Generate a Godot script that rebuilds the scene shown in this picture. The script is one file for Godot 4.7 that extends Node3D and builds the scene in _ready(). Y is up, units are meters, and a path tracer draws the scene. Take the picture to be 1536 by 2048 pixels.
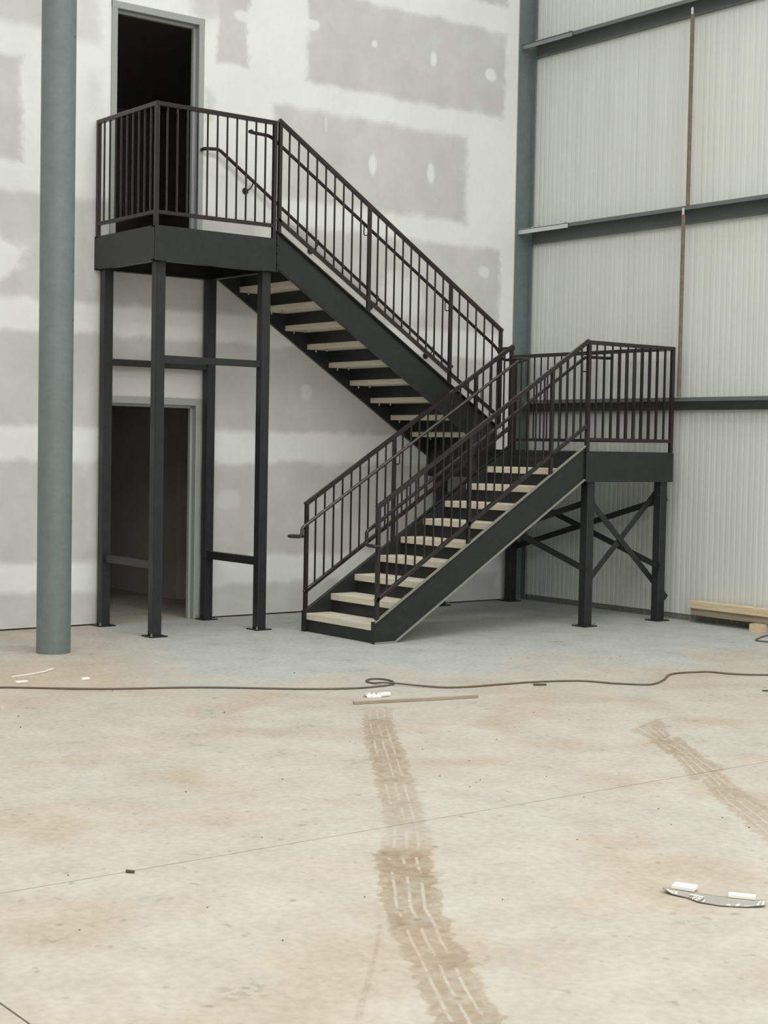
extends Node3D

# ---- measured sizes (metres): x along the plasterboard wall, y up, z out of that wall
const MID := 1.75          # top of the middle landing
const UP := 3.6916         # top of the upper landing
const RISE := 0.175
const GO := 0.2797
const SLOPE := 0.6257
const WALL_END := 5.36     # right end of the plasterboard wall
const METAL := 5.6         # inner face of the white metal wall

var st: SurfaceTool
var org := Vector3.ZERO
var uvmode := 0
var M := {}
var rng := RandomNumberGenerator.new()


# ------------------------------------------------------------------ mesh helpers
func mb() -> void:
	st = SurfaceTool.new()
	st.begin(Mesh.PRIMITIVE_TRIANGLES)


func vtx(p: Vector3, n: Vector3) -> void:
	st.set_normal(n)
	if uvmode == 1:
		st.set_uv(Vector2((p.x + 1.04) / 6.4, 1.0 - p.y / 7.2))
	elif uvmode == 2:
		st.set_uv(Vector2((p.x + 5.0) / 10.7, p.z / 10.7))
	else:
		st.set_uv(Vector2(p.x + p.z, p.y))
	st.add_vertex(p - org)


func tri(a: Vector3, b: Vector3, c: Vector3, n: Vector3) -> void:   # a, b, c run anticlockwise seen from outside
	vtx(a, n); vtx(c, n); vtx(b, n)


func quad(a: Vector3, b: Vector3, c: Vector3, d: Vector3) -> void:
	var n := (b - a).cross(d - a).normalized()
	tri(a, b, c, n)
	tri(a, c, d, n)


func prism(pts: PackedVector2Array, o: Vector3, sx: Vector3, sy: Vector3, ext: Vector3) -> void:
	if sx.cross(sy).dot(ext) < 0.0:
		o += ext
		ext = -ext
	var n := pts.size()
	for i in n:
		var p := pts[i]
		var q := pts[(i + 1) % n]
		var a := o + sx * p.x + sy * p.y
		var b := o + sx * q.x + sy * q.y
		if a.distance_squared_to(b) > 1e-12:
			quad(a, b, b + ext, a + ext)
	var dir := ext.normalized()
	var idx := Geometry2D.triangulate_polygon(pts)
	for i in range(0, idx.size(), 3):
		var t := [pts[idx[i]], pts[idx[i + 1]], pts[idx[i + 2]]]
		var v := []
		for k in 3:
			v.append(o + sx * t[k].x + sy * t[k].y)
		if (t[1] - t[0]).cross(t[2] - t[0]) < 0.0:
			v = [v[0], v[2], v[1]]
		tri(v[0] + ext, v[1] + ext, v[2] + ext, dir)
		tri(v[0], v[2], v[1], -dir)


func rect(w: float, h: float, c := 0.0) -> PackedVector2Array:
	var x := w / 2.0
	var y := h / 2.0
	if c <= 0.0:
		return PackedVector2Array([Vector2(-x, -y), Vector2(x, -y), Vector2(x, y), Vector2(-x, y)])
	return PackedVector2Array([Vector2(-x + c, -y), Vector2(x - c, -y), Vector2(x, -y + c), Vector2(x, y - c), Vector2(x - c, y), Vector2(-x + c, y), Vector2(-x, y - c), Vector2(-x, -y + c)])


func box(x0: float, y0: float, z0: float, x1: float, y1: float, z1: float, c := 0.0) -> void:
	var s := Vector3(x1 - x0, y1 - y0, z1 - z0)
	var m := Vector3(x0 + x1, y0 + y1, z0 + z1) / 2.0
	if s.x >= s.y and s.x >= s.z:
		prism(rect(s.y, s.z, c), Vector3(x0, m.y, m.z), Vector3.UP, Vector3.BACK, Vector3(s.x, 0, 0))
	elif s.y >= s.z:
		prism(rect(s.z, s.x, c), Vector3(m.x, y0, m.z), Vector3.BACK, Vector3.RIGHT, Vector3(0, s.y, 0))
	else:
		prism(rect(s.x, s.y, c), Vector3(m.x, m.y, z0), Vector3.RIGHT, Vector3.UP, Vector3(0, 0, s.z))


func bar(a: Vector3, b: Vector3, w: float, h: float, c := 0.0, up := Vector3.UP) -> void:   # w sideways, h upwards
	var d := (b - a).normalized()
	var side := d.cross(up).normalized()
	prism(rect(w, h, c), a, side, side.cross(d), b - a)


func cyl(a: Vector3, b: Vector3, r: float, n := 12, r2 := -1.0) -> void:
	if r2 < 0.0:
		r2 = r
	var d := (b - a).normalized()
	var s := d.cross(Vector3(0.31, 0.2, 0.93) if absf(d.z) < 0.9 else Vector3.UP).normalized()
	var u := d.cross(s)
	for i in n:
		var t0 := TAU * i / n
		var t1 := TAU * (i + 1) / n
		var n0 := s * cos(t0) + u * sin(t0)
		var n1 := s * cos(t1) + u * sin(t1)
		vtx(a + n0 * r, n0); vtx(b + n1 * r2, n1); vtx(a + n1 * r, n1)
		vtx(a + n0 * r, n0); vtx(b + n0 * r2, n0); vtx(b + n1 * r2, n1)
		tri(b, b + n0 * r2, b + n1 * r2, d)
		tri(a, a + n1 * r, a + n0 * r, -d)


func rounded(p: Array, r: float, k := 5) -> Array:      # a path with its corners rounded
	var out := [p[0]]
	for i in range(1, p.size() - 1):
		var a: Vector3 = p[i - 1]
		var b: Vector3 = p[i]
		var c: Vector3 = p[i + 1]
		var ra: float = minf(r, a.distance_to(b) * 0.49)
		var rc: float = minf(r, c.distance_to(b) * 0.49)
		var s := b + (a - b).normalized() * ra
		var e := b + (c - b).normalized() * rc
		for j in k + 1:
			var t := float(j) / k
			out.append(s.lerp(b, t).lerp(b.lerp(e, t), t))
	out.append(p[-1])
	return out


func tube(p: Array, r: float, n := 10) -> void:
	var frames := []
	var d0: Vector3 = (p[1] - p[0]).normalized()
	var s: Vector3 = d0.cross(Vector3(0.13, 0.97, 0.21)).normalized()
	for i in p.size():
		var a: Vector3 = p[maxi(i - 1, 0)]
		var b: Vector3 = p[mini(i + 1, p.size() - 1)]
		var d := (b - a).normalized()
		s = (s - d * s.dot(d)).normalized()
		frames.append([p[i], s, d.cross(s)])
	for i in p.size() - 1:
		for j in n:
			var t0 := TAU * j / n
			var t1 := TAU * (j + 1) / n
			var a0: Vector3 = frames[i][1] * cos(t0) + frames[i][2] * sin(t0)
			var a1: Vector3 = frames[i][1] * cos(t1) + frames[i][2] * sin(t1)
			var b0: Vector3 = frames[i + 1][1] * cos(t0) + frames[i + 1][2] * sin(t0)
			var b1: Vector3 = frames[i + 1][1] * cos(t1) + frames[i + 1][2] * sin(t1)
			var P: Vector3 = frames[i][0]
			var Q: Vector3 = frames[i + 1][0]
			vtx(P + a0 * r, a0); vtx(Q + b1 * r, b1); vtx(P + a1 * r, a1)
			vtx(P + a0 * r, a0); vtx(Q + b0 * r, b0); vtx(Q + b1 * r, b1)
	for e in [0, p.size() - 1]:
		var f = frames[e]
		var dd: Vector3 = f[1].cross(f[2]) * (-1.0 if e == 0 else 1.0)
		for j in n:
			var t0 := TAU * j / n
			var t1 := TAU * (j + 1) / n
			var q0: Vector3 = f[0] + (f[1] * cos(t0) + f[2] * sin(t0)) * r
			var q1: Vector3 = f[0] + (f[1] * cos(t1) + f[2] * sin(t1)) * r
			if e == 0:
				tri(f[0], q1, q0, dd)
			else:
				tri(f[0], q0, q1, dd)


func build(called: String, m: Material, parent: Node3D = null) -> MeshInstance3D:
	return place(st.commit(), called, m, parent, org)


func place(mesh: Mesh, called: String, m: Material, parent: Node3D, at: Vector3) -> MeshInstance3D:
	var o := MeshInstance3D.new()
	o.name = called
	o.mesh = mesh
	o.material_override = m
	o.cast_shadow = GeometryInstance3D.SHADOW_CASTING_SETTING_ON
	if parent:
		parent.add_child(o, true)
	else:
		add_child(o, true)
	var base := Vector3.ZERO
	var q: Node = parent
	while q is Node3D and q != self:
		base += q.position
		q = q.get_parent()
	o.position = at - base
	return o


func tag(o: Node, label: String, category: String, group := "") -> Node:
	o.set_meta("label", label)
	o.set_meta("category", category)
	if group:
		o.set_meta("group", group)
	return o


func thing(called: String, label: String, category: String, at: Vector3, group := "") -> Node3D:
	var o := Node3D.new()
	o.name = called
	add_child(o, true)
	o.position = at
	org = at
	tag(o, label, category, group)
	return o


func single(called: String, m: Material, label: String, category: String, group := "") -> MeshInstance3D:
	var o := build(called, m)
	tag(o, label, category, group)
	return o


func structure(called: String, at := Vector3.ZERO) -> Node3D:
	var o := Node3D.new()
	o.name = called
	add_child(o, true)
	o.position = at
	org = at
	o.set_meta("kind", "structure")
	return o


func shell(called: String, m: Material) -> MeshInstance3D:
	var o := build(called, m)
	o.set_meta("kind", "structure")
	return o


func mat(c: Color, rough := 0.6, metal := 0.0) -> StandardMaterial3D:
	var m := StandardMaterial3D.new()
	m.albedo_color = c
	m.roughness = rough
	m.metallic = metal
	return m


func fnl(sd: int, freq: float, oct := 4) -> FastNoiseLite:
	var n := FastNoiseLite.new()
	n.seed = sd
	n.noise_type = FastNoiseLite.TYPE_SIMPLEX_SMOOTH
	n.frequency = freq
	n.fractal_octaves = oct
	return n


func noise_bytes(sd: int, freq: float, w: int, h: int, oct := 4) -> PackedByteArray:
	return fnl(sd, freq, oct).get_image(w, h, false, false, false).get_data()


# ------------------------------------------------------------------ textures
func mottled(sd: int, base: Color, dark: Color, freq: float, w := 256, h := 256, stretch := 1.0) -> ImageTexture:
	var im := Image.create_empty(w, h, false, Image.FORMAT_RGB8)
	var a := fnl(sd, freq, 4).get_seamless_image(w, h, false, false, 0.2)
	var b := fnl(sd + 1, freq * 4.0, 3).get_seamless_image(w, h, false, false, 0.2)
	for y in h:
		for x in w:
			var k := a.get_pixel(int(x / stretch), y).r * 0.6 + b.get_pixel(int(x / stretch), y).r * 0.4
			im.set_pixel(x, y, base.lerp(dark, clampf(k * 1.6 - 0.4, 0, 1)))
	im.generate_mipmaps()
	return ImageTexture.create_from_image(im)


func wall_texture() -> ImageTexture:      # plasterboard: grey paper boards, pale bands of jointing compound, filled screw heads
	var w := 1280
	var h := 1440
	var px := w / 6.4
	var m := PackedFloat32Array()
	m.resize(w * h)
	m.fill(0.0)
	var wob := noise_bytes(11, 0.012, w, h, 4)
	var fine := noise_bytes(12, 0.05, w, h, 4)
	# bare board left between the bands: x0, x1, y0, y1, softness, strength
	var boards := [
		[-1.04, -0.76, 4.32, 5.25, 0.03, 1.0], [-1.04, -0.35, 5.55, 6.6, 0.04, 0.8], [-0.22, 0.03, 5.52, 6.1, 0.06, 0.55], [-0.1, 0.05, 4.85, 5.25, 0.06, 0.4],
		[-1.04, 5.14, 3.07, 4.03, 0.035, 0.92], [-1.04, 5.2, 1.89, 2.77, 0.03, 1.0], [-1.04, 5.2, 0.62, 1.57, 0.03, 1.0], [-1.04, 5.2, -0.1, 0.33, 0.03, 0.9],
		[2.42, 5.16, 5.53, 6.49, 0.03, 1.0], [2.4, 2.5, 5.53, 5.98, 0.03, 0.9], [2.0, 4.6, 4.3, 5.24, 0.04, 0.95],
		[1.32, 1.68, 5.55, 6.3, 0.025, 0.95], [1.02, 1.62, 5.95, 6.9, 0.05, 0.7], [1.19, 1.29, 4.95, 5.26, 0.03, 0.7], [4.3, 5.17, 6.81, 7.3, 0.03, 0.95], [-1.04, 1.1, 6.85, 7.3, 0.05, 0.7]]
	# compound spread over the board: centre x, y, radii, strength
	var dabs := [
		[3.28, 6.06, 0.06, 0.06, 0.9], [4.10, 6.03, 0.06, 0.09, 0.95], [4.94, 6.0, 0.08, 0.08, 0.95], [2.66, 5.11, 0.02, 0.09, 0.5], [3.28, 4.77, 0.055, 0.12, 0.9], [4.09, 4.78, 0.055, 0.1, 0.95],
		[4.89, 3.77, 0.09, 0.07, 0.7], [2.46, 2.32, 0.07, 0.1, 0.55], [-0.98, 3.44, 0.28, 0.22, 1.0], [2.46, 6.12, 0.1, 0.06, 0.9], [1.6, 6.05, 0.1, 0.06, 0.8], [1.1, 5.75, 0.2, 0.25, 0.7],
		[3.7, 3.4, 0.35, 0.25, 0.8], [1.55, 1.2, 0.16, 0.1, 0.35], [2.9, 1.15, 0.06, 0.07, 0.4], [0.9, 3.5, 0.1, 0.08, 0.6], [-0.4, 1.2, 0.07, 0.08, 0.4], [1.7, 3.55, 0.09, 0.07, 0.5], [0.0, 3.6, 0.12, 0.5, 0.35], [0.02, 1.2, 0.12, 0.5, 0.3], [1.95, 3.6, 0.22, 0.5, 0.55], [5.2, 4.0, 0.05, 3.0, 0.2]]
	for b in boards:
		var sf: float = b[4] * 1.4
		for y in range(maxi(0, int((7.2 - b[3] - 0.12) * px)), mini(h, int((7.2 - b[2] + 0.12) * px))):
			var yy := 7.2 - y / px
			for x in range(maxi(0, int((b[0] + 1.04 - 0.12) * px)), mini(w, int((b[1] + 1.04 + 0.12) * px))):
				var i := y * w + x
				var q := (wob[i] - 128) * 0.00032
				var xx := x / px - 1.04 + (fine[i] - 128) * 0.0002
				var d := minf(minf(xx - b[0], b[1] - xx), minf(yy - b[2], b[3] - yy)) + q
				if d > -sf:
					var k: float = smoothstep(-sf, sf, d) * b[5]
					if k > m[i]:
						m[i] = k
	for b in dabs:
		for y in range(maxi(0, int((7.2 - b[1] - b[3] * 1.5) * px)), mini(h, int((7.2 - b[1] + b[3] * 1.5) * px))):
			for x in range(maxi(0, int((b[0] - b[2] * 1.5 + 1.04) * px)), mini(w, int((b[0] + b[2] * 1.5 + 1.04) * px))):
				var i := y * w + x
				var u := Vector2((x / px - 1.04 - b[0]) / b[2], (7.2 - y / px - b[1]) / b[3]).length() + (wob[i] - 128) * 0.004
				m[i] *= 1.0 - b[4] * (1.0 - smoothstep(0.65, 1.15, u))
	var out := PackedByteArray()
	out.resize(w * h * 3)
	var broad := noise_bytes(13, 0.004, w, h, 3)
	for i in w * h:
		var k := clampf(m[i] * (0.95 + (wob[i] - 128) * 0.0016), 0.0, 1.0)
		var s := (fine[i] - 128) * 0.016 + (broad[i] - 128) * 0.05
		out[i * 3] = clampi(int(lerpf(231, 199, k) + s), 0, 255)
		out[i * 3 + 1] = clampi(int(lerpf(232, 199, k) + s), 0, 255)
		out[i * 3 + 2] = clampi(int(lerpf(229, 195, k) + s), 0, 255)
	var im := Image.create_from_data(w, h, false, Image.FORMAT_RGB8, out)
	return ImageTexture.create_from_image(im)


func floor_texture() -> ImageTexture:     # dusty power-floated concrete: grey slab, cream and tan dust, two tyre tracks of dried mud
	var n := 2048
	var px := n / 10.7
	var big := noise_bytes(21, 0.0028, n, n, 4)
	var mid := noise_bytes(22, 0.011, n, n, 4)
	var fin := noise_bytes(23, 0.09, n, n, 3)
	var spk := noise_bytes(24, 0.05, n, n, 2)
	var tan_ := noise_bytes(25, 0.0045, n, n, 4)
	var cr := PackedFloat32Array()
	cr.resize(n * n)                       # how much mud of a track lies on each point
	var t1 := [-0.58, 5.1, -0.40, 5.18, -0.94, 5.57, -0.77, 5.68, -1.43, 6.27, -1.25, 6.39, -1.85, 6.89, -1.67, 7.0, -2.21, 7.41, -2.04, 7.52, -2.50, 7.81, -2.32, 7.93, -2.67, 8.02, -2.48, 8.14, -2.81, 8.14, -2.60, 8.28, -3.04, 8.48, -2.84, 8.61, -3.24, 8.76, -3.05, 8.89, -3.34, 8.92, -3.14, 9.05, -3.44, 9.10, -3.25, 9.22, -3.54, 9.28, -3.36, 9.41, -3.67, 9.5, -3.49, 9.62, -3.84, 9.8, -3.66, 9.93, -4.0, 10.07, -3.81, 10.2]
	var s1 := [0.25, 0.9, 0.95, 0.75, 0.6, 0.35, 0.5, 1.2, 1.15, 1.0, 1.0, 0.95, 0.95, 0.85, 0.95, 0.9]
	var t2 := [0.38, 6.70, 0.84, 6.41, 0.19, 6.97, 0.45, 6.97, -0.02, 7.30, 0.21, 7.35, -0.45, 7.93, -0.08, 7.74, -0.80, 8.40, -0.38, 8.14, -1.01, 8.71, -0.57, 8.45, -1.21, 8.98, -0.77, 8.77, -1.70, 9.56, -1.14, 9.29]
	var s2 := [0.55, 0.85, 0.9, 0.7, 0.65, 0.6, 0.6, 0.6]
	var t3 := [-3.385, 8.92, -3.37, 8.93, -3.568, 9.14, -3.554, 9.148, -3.776, 9.366, -3.758, 9.378, -4.022, 9.63, -4.002, 9.644]
	for tr in [[t1, s1], [t2, s2], [t3, [0.4, 0.55, 0.45, 0.4]]]:
		var p: Array = tr[0]
		for k in range(0, p.size() / 4 - 1):
			var l0 := Vector2(p[k * 4], p[k * 4 + 1])
			var r0 := Vector2(p[k * 4 + 2], p[k * 4 + 3])
			var l1 := Vector2(p[k * 4 + 4], p[k * 4 + 5])
			var r1 := Vector2(p[k * 4 + 6], p[k * 4 + 7])
			var c0 := (l0 + r0) / 2.0
			var c1 := (l1 + r1) / 2.0
			var ax := c1 - c0
			var lo := l0.min(r0).min(l1).min(r1) - Vector2(0.03, 0.03)
			var hi := l0.max(r0).max(l1).max(r1) + Vector2(0.03, 0.03)
			for y in range(maxi(0, int(lo.y * px)), mini(n, int(hi.y * px) + 1)):
				for x in range(maxi(0, int((lo.x + 5.0) * px)), mini(n, int((hi.x + 5.0) * px) + 1)):
					var i := y * n + x
					var q := Vector2(x / px - 5.0, y / px) - c0
					var wv := (r0 - l0).lerp(r1 - l1, 0.5)
					var det := ax.x * wv.y - ax.y * wv.x
					var s := (q.x * wv.y - q.y * wv.x) / det
					if s < -0.02 or s > 1.02:
						continue
					wv = (r0 - l0).lerp(r1 - l1, s)
					var t := (q - ax * s).dot(wv) / wv.length_squared() + (mid[i] - 128) * 0.0002
					var e := absf(t)
					var v := 1.0 - smoothstep(0.44, 0.53, e + (spk[i] - 128) * 0.0011)
					for g in [-0.24, 0.0, 0.23]:
						if absf(t - g) < 0.026 and mid[i] > 100:
							v *= 0.12 if spk[i] > 95 else 0.7
					if e > 0.36 and (int((s + k) * 9.0 + e * 3.0) % 2) == 0 and spk[i] > 120:
						v *= 0.7
					v *= lerpf(tr[1][k], tr[1][k + 1], clampf(s, 0, 1)) * (0.8 + (spk[i] - 128) * 0.0035)
					cr[i] = maxf(cr[i], clampf(v, 0, 1.2))
	var out := PackedByteArray()
	out.resize(n * n * 3)
	for y in n:
		var z := y / px
		for x in n:
			var i := y * n + x
			var xx := x / px - 5.0
			# cool bare concrete near the stairs, cream dust in front of it, tan dust by the round column and in drifts
			var bare := clampf(1.0 - (z - 3.55 - (xx - 1.0) * 0.2 + (big[i] - 128) * 0.014 + (mid[i] - 128) * 0.006) / 1.1, 0.0, 1.0)
			if xx < 0.0:
				bare *= clampf(1.0 + (xx + (z - 1.6) * 0.45) * 1.2, 0.0, 1.0)
			var grey := clampf((big[i] - 138) * 0.014, 0.0, 0.5) + clampf((mid[i] - 150) * 0.008, 0.0, 0.25)
			grey = maxf(bare, grey * 0.55)
			var tn := clampf((tan_[i] - 130) * 0.013, 0.0, 0.75) * (1.0 - bare)
			var near := 0.0
			if xx < 0.4 and z < 4.6 and z > 1.2:
				near = maxf(near, clampf((0.3 - xx - (z - 3.4) * 0.15) * 0.7, 0, 0.95) * clampf((z - 1.7) * 1.6, 0, 1) * clampf((4.3 - z) * 1.5, 0, 1))
			var r := 181.0
			var g := 174.0
			var b := 161.0
			r += (174.0 - r) * tn; g += (160.0 - g) * tn; b += (143.0 - b) * tn
			r += (182.0 - r) * near; g += (168.0 - g) * near; b += (151.0 - b) * near
			r += (176.0 - r) * grey; g += (178.0 - g) * grey; b += (173.0 - b) * grey
			var k := cr[i]
			r += (152.0 - r) * k; g += (136.0 - g) * k; b += (116.0 - b) * k
			var s := (fin[i] - 128) * 0.075 + (mid[i] - 128) * 0.07
			if spk[i] < 52:
				s -= (52 - spk[i]) * 0.8
			if mid[i] < 66 and fin[i] < 130:
				s -= (66 - mid[i]) * 0.6
			out[i * 3] = clampi(int(r + s), 0, 255)
			out[i * 3 + 1] = clampi(int(g + s), 0, 255)
			out[i * 3 + 2] = clampi(int(b + s), 0, 255)
	return ImageTexture.create_from_image(Image.create_from_data(n, n, false, Image.FORMAT_RGB8, out))


func print_texture() -> ImageTexture:     # grey plastic packing strap with worn white print
	var w := 512
	var h := 48
	var im := Image.create_empty(w, h, false, Image.FORMAT_RGB8)
	im.fill(Color8(160, 156, 146))
	var wh := Color8(240, 237, 226)
	im.fill_rect(Rect2i(0, 0, w, 3), Color8(124, 120, 110))
	for b in [[0.08, 0.19, 0.5, 0.8], [0.2, 0.225, 0.45, 0.85], [0.33, 0.46, 0.36, 0.52], [0.7, 0.725, 0.8, 0.95], [0.76, 0.785, 0.7, 0.95], [0.82, 0.9, 0.86, 0.93]]:
		for y in range(int(b[2] * h), int(b[3] * h)):
			for x in range(int(b[0] * w), int(b[1] * w)):
				im.set_pixel(x, y, wh)
	im.fill_rect(Rect2i(int(0.345 * w), 26, int(0.17 * w), h - 26), Color8(108, 104, 96))
	# worn letters, as far as they can be read:  / E O I \ ... C 5
	var glyph := {"/": ["..#", ".#.", "#.."], "E": ["##", "#.", "##", "#.", "##"], "O": ["###", "#.#", "###"], "I": ["#", "#", "#"], "C": ["##", "#.", "##"], "5": ["##", "#.", "##", ".#", "##"], "\\": ["#..", ".#.", "..#"]}
	var x0 := 0.365
	for ch in ["/", "E", "O", "I", "\\"]:
		var gl: Array = glyph[ch]
		for r in gl.size():
			for c in gl[r].length():
				if gl[r][c] == "#":
					im.fill_rect(Rect2i(int(x0 * w) + c * 5, 28 + r * 20 / gl.size(), 5, 20 / gl.size()), wh)
		x0 += 0.034
	x0 = 0.92
	for ch in ["C", "5"]:
		var gl: Array = glyph[ch]
		for r in gl.size():
			for c in gl[r].length():
				if gl[r][c] == "#":
					im.fill_rect(Rect2i(int(x0 * w) + c * 7, 10 + r * 36 / gl.size(), 7, 36 / gl.size()), wh)
		x0 += 0.045
	return ImageTexture.create_from_image(im)


func timber(sd: int, base: Color, dark: Color) -> StandardMaterial3D:
	var m := mat(Color.WHITE, 0.75)
	m.albedo_texture = mottled(sd, base, dark, 0.02, 256, 256, 4.0)
	m.uv1_triplanar = true
	m.uv1_world_triplanar = true
	m.uv1_scale = Vector3(1.3, 9.0, 1.3)
	return m


func materials() -> void:
	M.steel = mat(Color8(47, 49, 48), 0.3)
	M.steel.metallic_specular = 0.36
	M.steel.albedo_texture = mottled(31, Color8(255, 255, 255), Color8(226, 226, 226), 0.03)
	M.steel.uv1_triplanar = true
	M.steel.uv1_world_triplanar = true
	M.filler = mat(Color8(128, 120, 108), 0.9)
	M.bright_edge = mat(Color8(134, 132, 125), 0.8)  # pale flanges: bright edge lines from overhead light put into the colour
	M.tube = mat(Color8(88, 85, 82), 0.34, 0.85)
	M.rail = mat(Color8(42, 38, 37), 0.17)
	M.rail.metallic_specular = 0.42
	M.column = mat(Color8(110, 120, 121), 0.55)
	M.column.albedo_texture = mottled(33, Color8(255, 255, 255), Color8(228, 230, 230), 0.02)
	M.column.uv1_triplanar = true
	M.column.uv1_world_triplanar = true
	M.girt = mat(Color8(102, 106, 104), 0.5)
	M.galv = mat(Color8(196, 201, 198), 0.5)
	M.girt2 = mat(Color8(128, 134, 133), 0.5)
	M.rust = mat(Color.WHITE, 0.8)
	M.rust.albedo_texture = mottled(35, Color8(122, 114, 106), Color8(108, 90, 76), 0.03)
	M.rust.uv1_triplanar = true
	M.rust.uv1_world_triplanar = true
	M.panel = mat(Color.WHITE, 0.45)
	M.panel.albedo_texture = mottled(37, Color8(216, 219, 213), Color8(208, 211, 205), 0.012, 256, 256)
	M.panel.uv1_triplanar = true
	M.panel.uv1_world_triplanar = true
	M.panel.uv1_scale = Vector3(0.9, 0.05, 0.9)
	M.flash = mat(Color.WHITE, 0.8)
	M.flash.albedo_texture = mottled(39, Color8(140, 140, 132), Color8(96, 96, 90), 0.06)
	M.flash.uv1_triplanar = true
	M.flash.uv1_world_triplanar = true
	M.frame = mat(Color8(156, 159, 155), 0.5)
	M.tread = timber(41, Color8(224, 217, 200), Color8(198, 189, 168))
	M.pine = timber(43, Color8(222, 206, 176), Color8(196, 174, 138))
	M.greypine = timber(45, Color8(172, 158, 138), Color8(134, 120, 100))
	M.room = mat(Color8(196, 192, 182), 0.9)
	M.wall = mat(Color.WHITE, 0.9)
	M.wall.albedo_texture = wall_texture()
	M.floor = mat(Color.WHITE, 0.85)
	M.floor.albedo_texture = floor_texture()
	M.roof = mat(Color8(205, 208, 204), 0.6)
	M.bolt = mat(Color8(150, 152, 150), 0.4, 0.6)
	M.cable = mat(Color8(98, 88, 74), 0.6)
	M.white = mat(Color8(236, 233, 224), 0.6)
	M.dark = mat(Color8(84, 74, 60), 0.8)
	M.glow = mat(Color8(240, 244, 250), 0.5)
	M.glow.emission_enabled = true
	M.glow.emission = Color8(244, 248, 255)
	M.glow.emission_energy_multiplier = 0.6
	M.strap = mat(Color.WHITE, 0.5)
	M.strap.albedo_texture = print_texture()


# ------------------------------------------------------------------ camera, light, exposure
func camera_and_light() -> void:
	var cam := Camera3D.new()
	cam.name = "camera"
	var ya := deg_to_rad(37.757)
	var pi_ := deg_to_rad(-2.429)
	var ro := deg_to_rad(1.0491)
	var fw := Vector3(sin(ya) * cos(pi_), sin(pi_), -cos(ya) * cos(pi_))
	var rt := Vector3(cos(ya), 0, sin(ya))
	var up := rt.cross(fw)
	cam.transform = Transform3D(Basis(cos(ro) * rt + sin(ro) * up, -sin(ro) * rt + cos(ro) * up, -fw), Vector3(-6.843, 1.7632, 13.3863))
	cam.fov = rad_to_deg(2.0 * atan(1024.0 / 3103.44))
	cam.near = 0.05
	cam.far = 200.0
	add_child(cam)
	cam.current = true
	var we := WorldEnvironment.new()
	we.name = "world_environment"
	var e := Environment.new()
	e.background_mode = Environment.BG_SKY
	var sky := Sky.new()
	sky.sky_material = PhysicalSkyMaterial.new()
	e.sky = sky
	e.tonemap_mode = Environment.TONE_MAPPER_LINEAR
	e.tonemap_exposure = 0.525
	e.ambient_light_source = Environment.AMBIENT_SOURCE_DISABLED
	e.sdfgi_enabled = true
	e.ssao_enabled = true
	e.ssil_enabled = true
	we.environment = e
	add_child(we)


func area(called: String, at: Vector3, rot: Vector3, size: Vector2, energy: float, col: Color) -> void:
	var l := AreaLight3D.new()
	l.name = called
	l.area_size = size
	l.area_normalize_energy = true
	l.light_energy = energy
	l.light_color = col
	l.area_range = 60.0
	l.area_attenuation = 2.0
	l.shadow_enabled = true
	l.position = at
	l.rotation = rot
	add_child(l, true)


func lamps() -> void:
	# translucent roof sheets (daylight) and high-bay lamps, all above the frame
	var day := Color8(255, 255, 255)
	for k in 4:
		var z: float = [1.5, 6.8, 14.0, 20.0][k]
		org = Vector3.ZERO
		mb()
		box(-12.0, 8.7, z - 0.6, 5.2, 8.76, z + 0.6)
		var s := shell("window_%d" % (k + 3), M.glow)
		s.set_meta("label", "translucent daylight roof sheet above the hall")
		area("skylight", Vector3(-3.4, 8.66, z), Vector3(-PI / 2, 0, 0), Vector2(17.2, 1.2), [25.0, 98.0, 95.0, 190.0][k], day)
	# unseen tall roller-door opening, added behind the camera for daylight fill from the front
	org = Vector3.ZERO
	mb()
	box(-11.0, 0.0, 24.96, -3.0, 5.5, 25.0)
	shell("window_7", M.glow)
	area("daylight", Vector3(-7.0, 2.8, 24.9), Vector3.ZERO, Vector2(8.0, 5.4), 70.0, day)  # front fill light of the added opening
	var where := ["nearest the stairs", "above the round column", "second from the stairs by the metal wall", "in the middle row on the left", "far behind the camera by the metal wall", "far behind the camera on the left"]
	var n := 0
	for p in [Vector3(0.8, 8.2, 5.0), Vector3(-7.0, 8.2, 5.0), Vector3(0.8, 8.2, 11.5), Vector3(-7.0, 8.2, 11.5), Vector3(0.8, 8.2, 18.0), Vector3(-7.0, 8.2, 18.0)]:
		var t := thing("high_bay_lamp", "round high-bay lamp under the hall roof, " + where[n], "lamp", p, "high-bay lamps under the roof")
		n += 1
		mb()
		cyl(p + Vector3(0, 0.02, 0), p + Vector3(0, 0.2, 0), 0.24, 24, 0.12)
		cyl(p + Vector3(0, 0.2, 0), p + Vector3(0, 0.5, 0), 0.01, 6)
		build("housing", M.girt, t)
		mb()
		cyl(p, p + Vector3(0, 0.02, 0), 0.22, 24)
		build("diffuser", M.glow, t)
		area("lamp_light", p - Vector3(0, 0.02, 0), Vector3(-PI / 2, 0, 0), Vector2(0.4, 0.4), 10.0, Color8(255, 252, 240))


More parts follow.
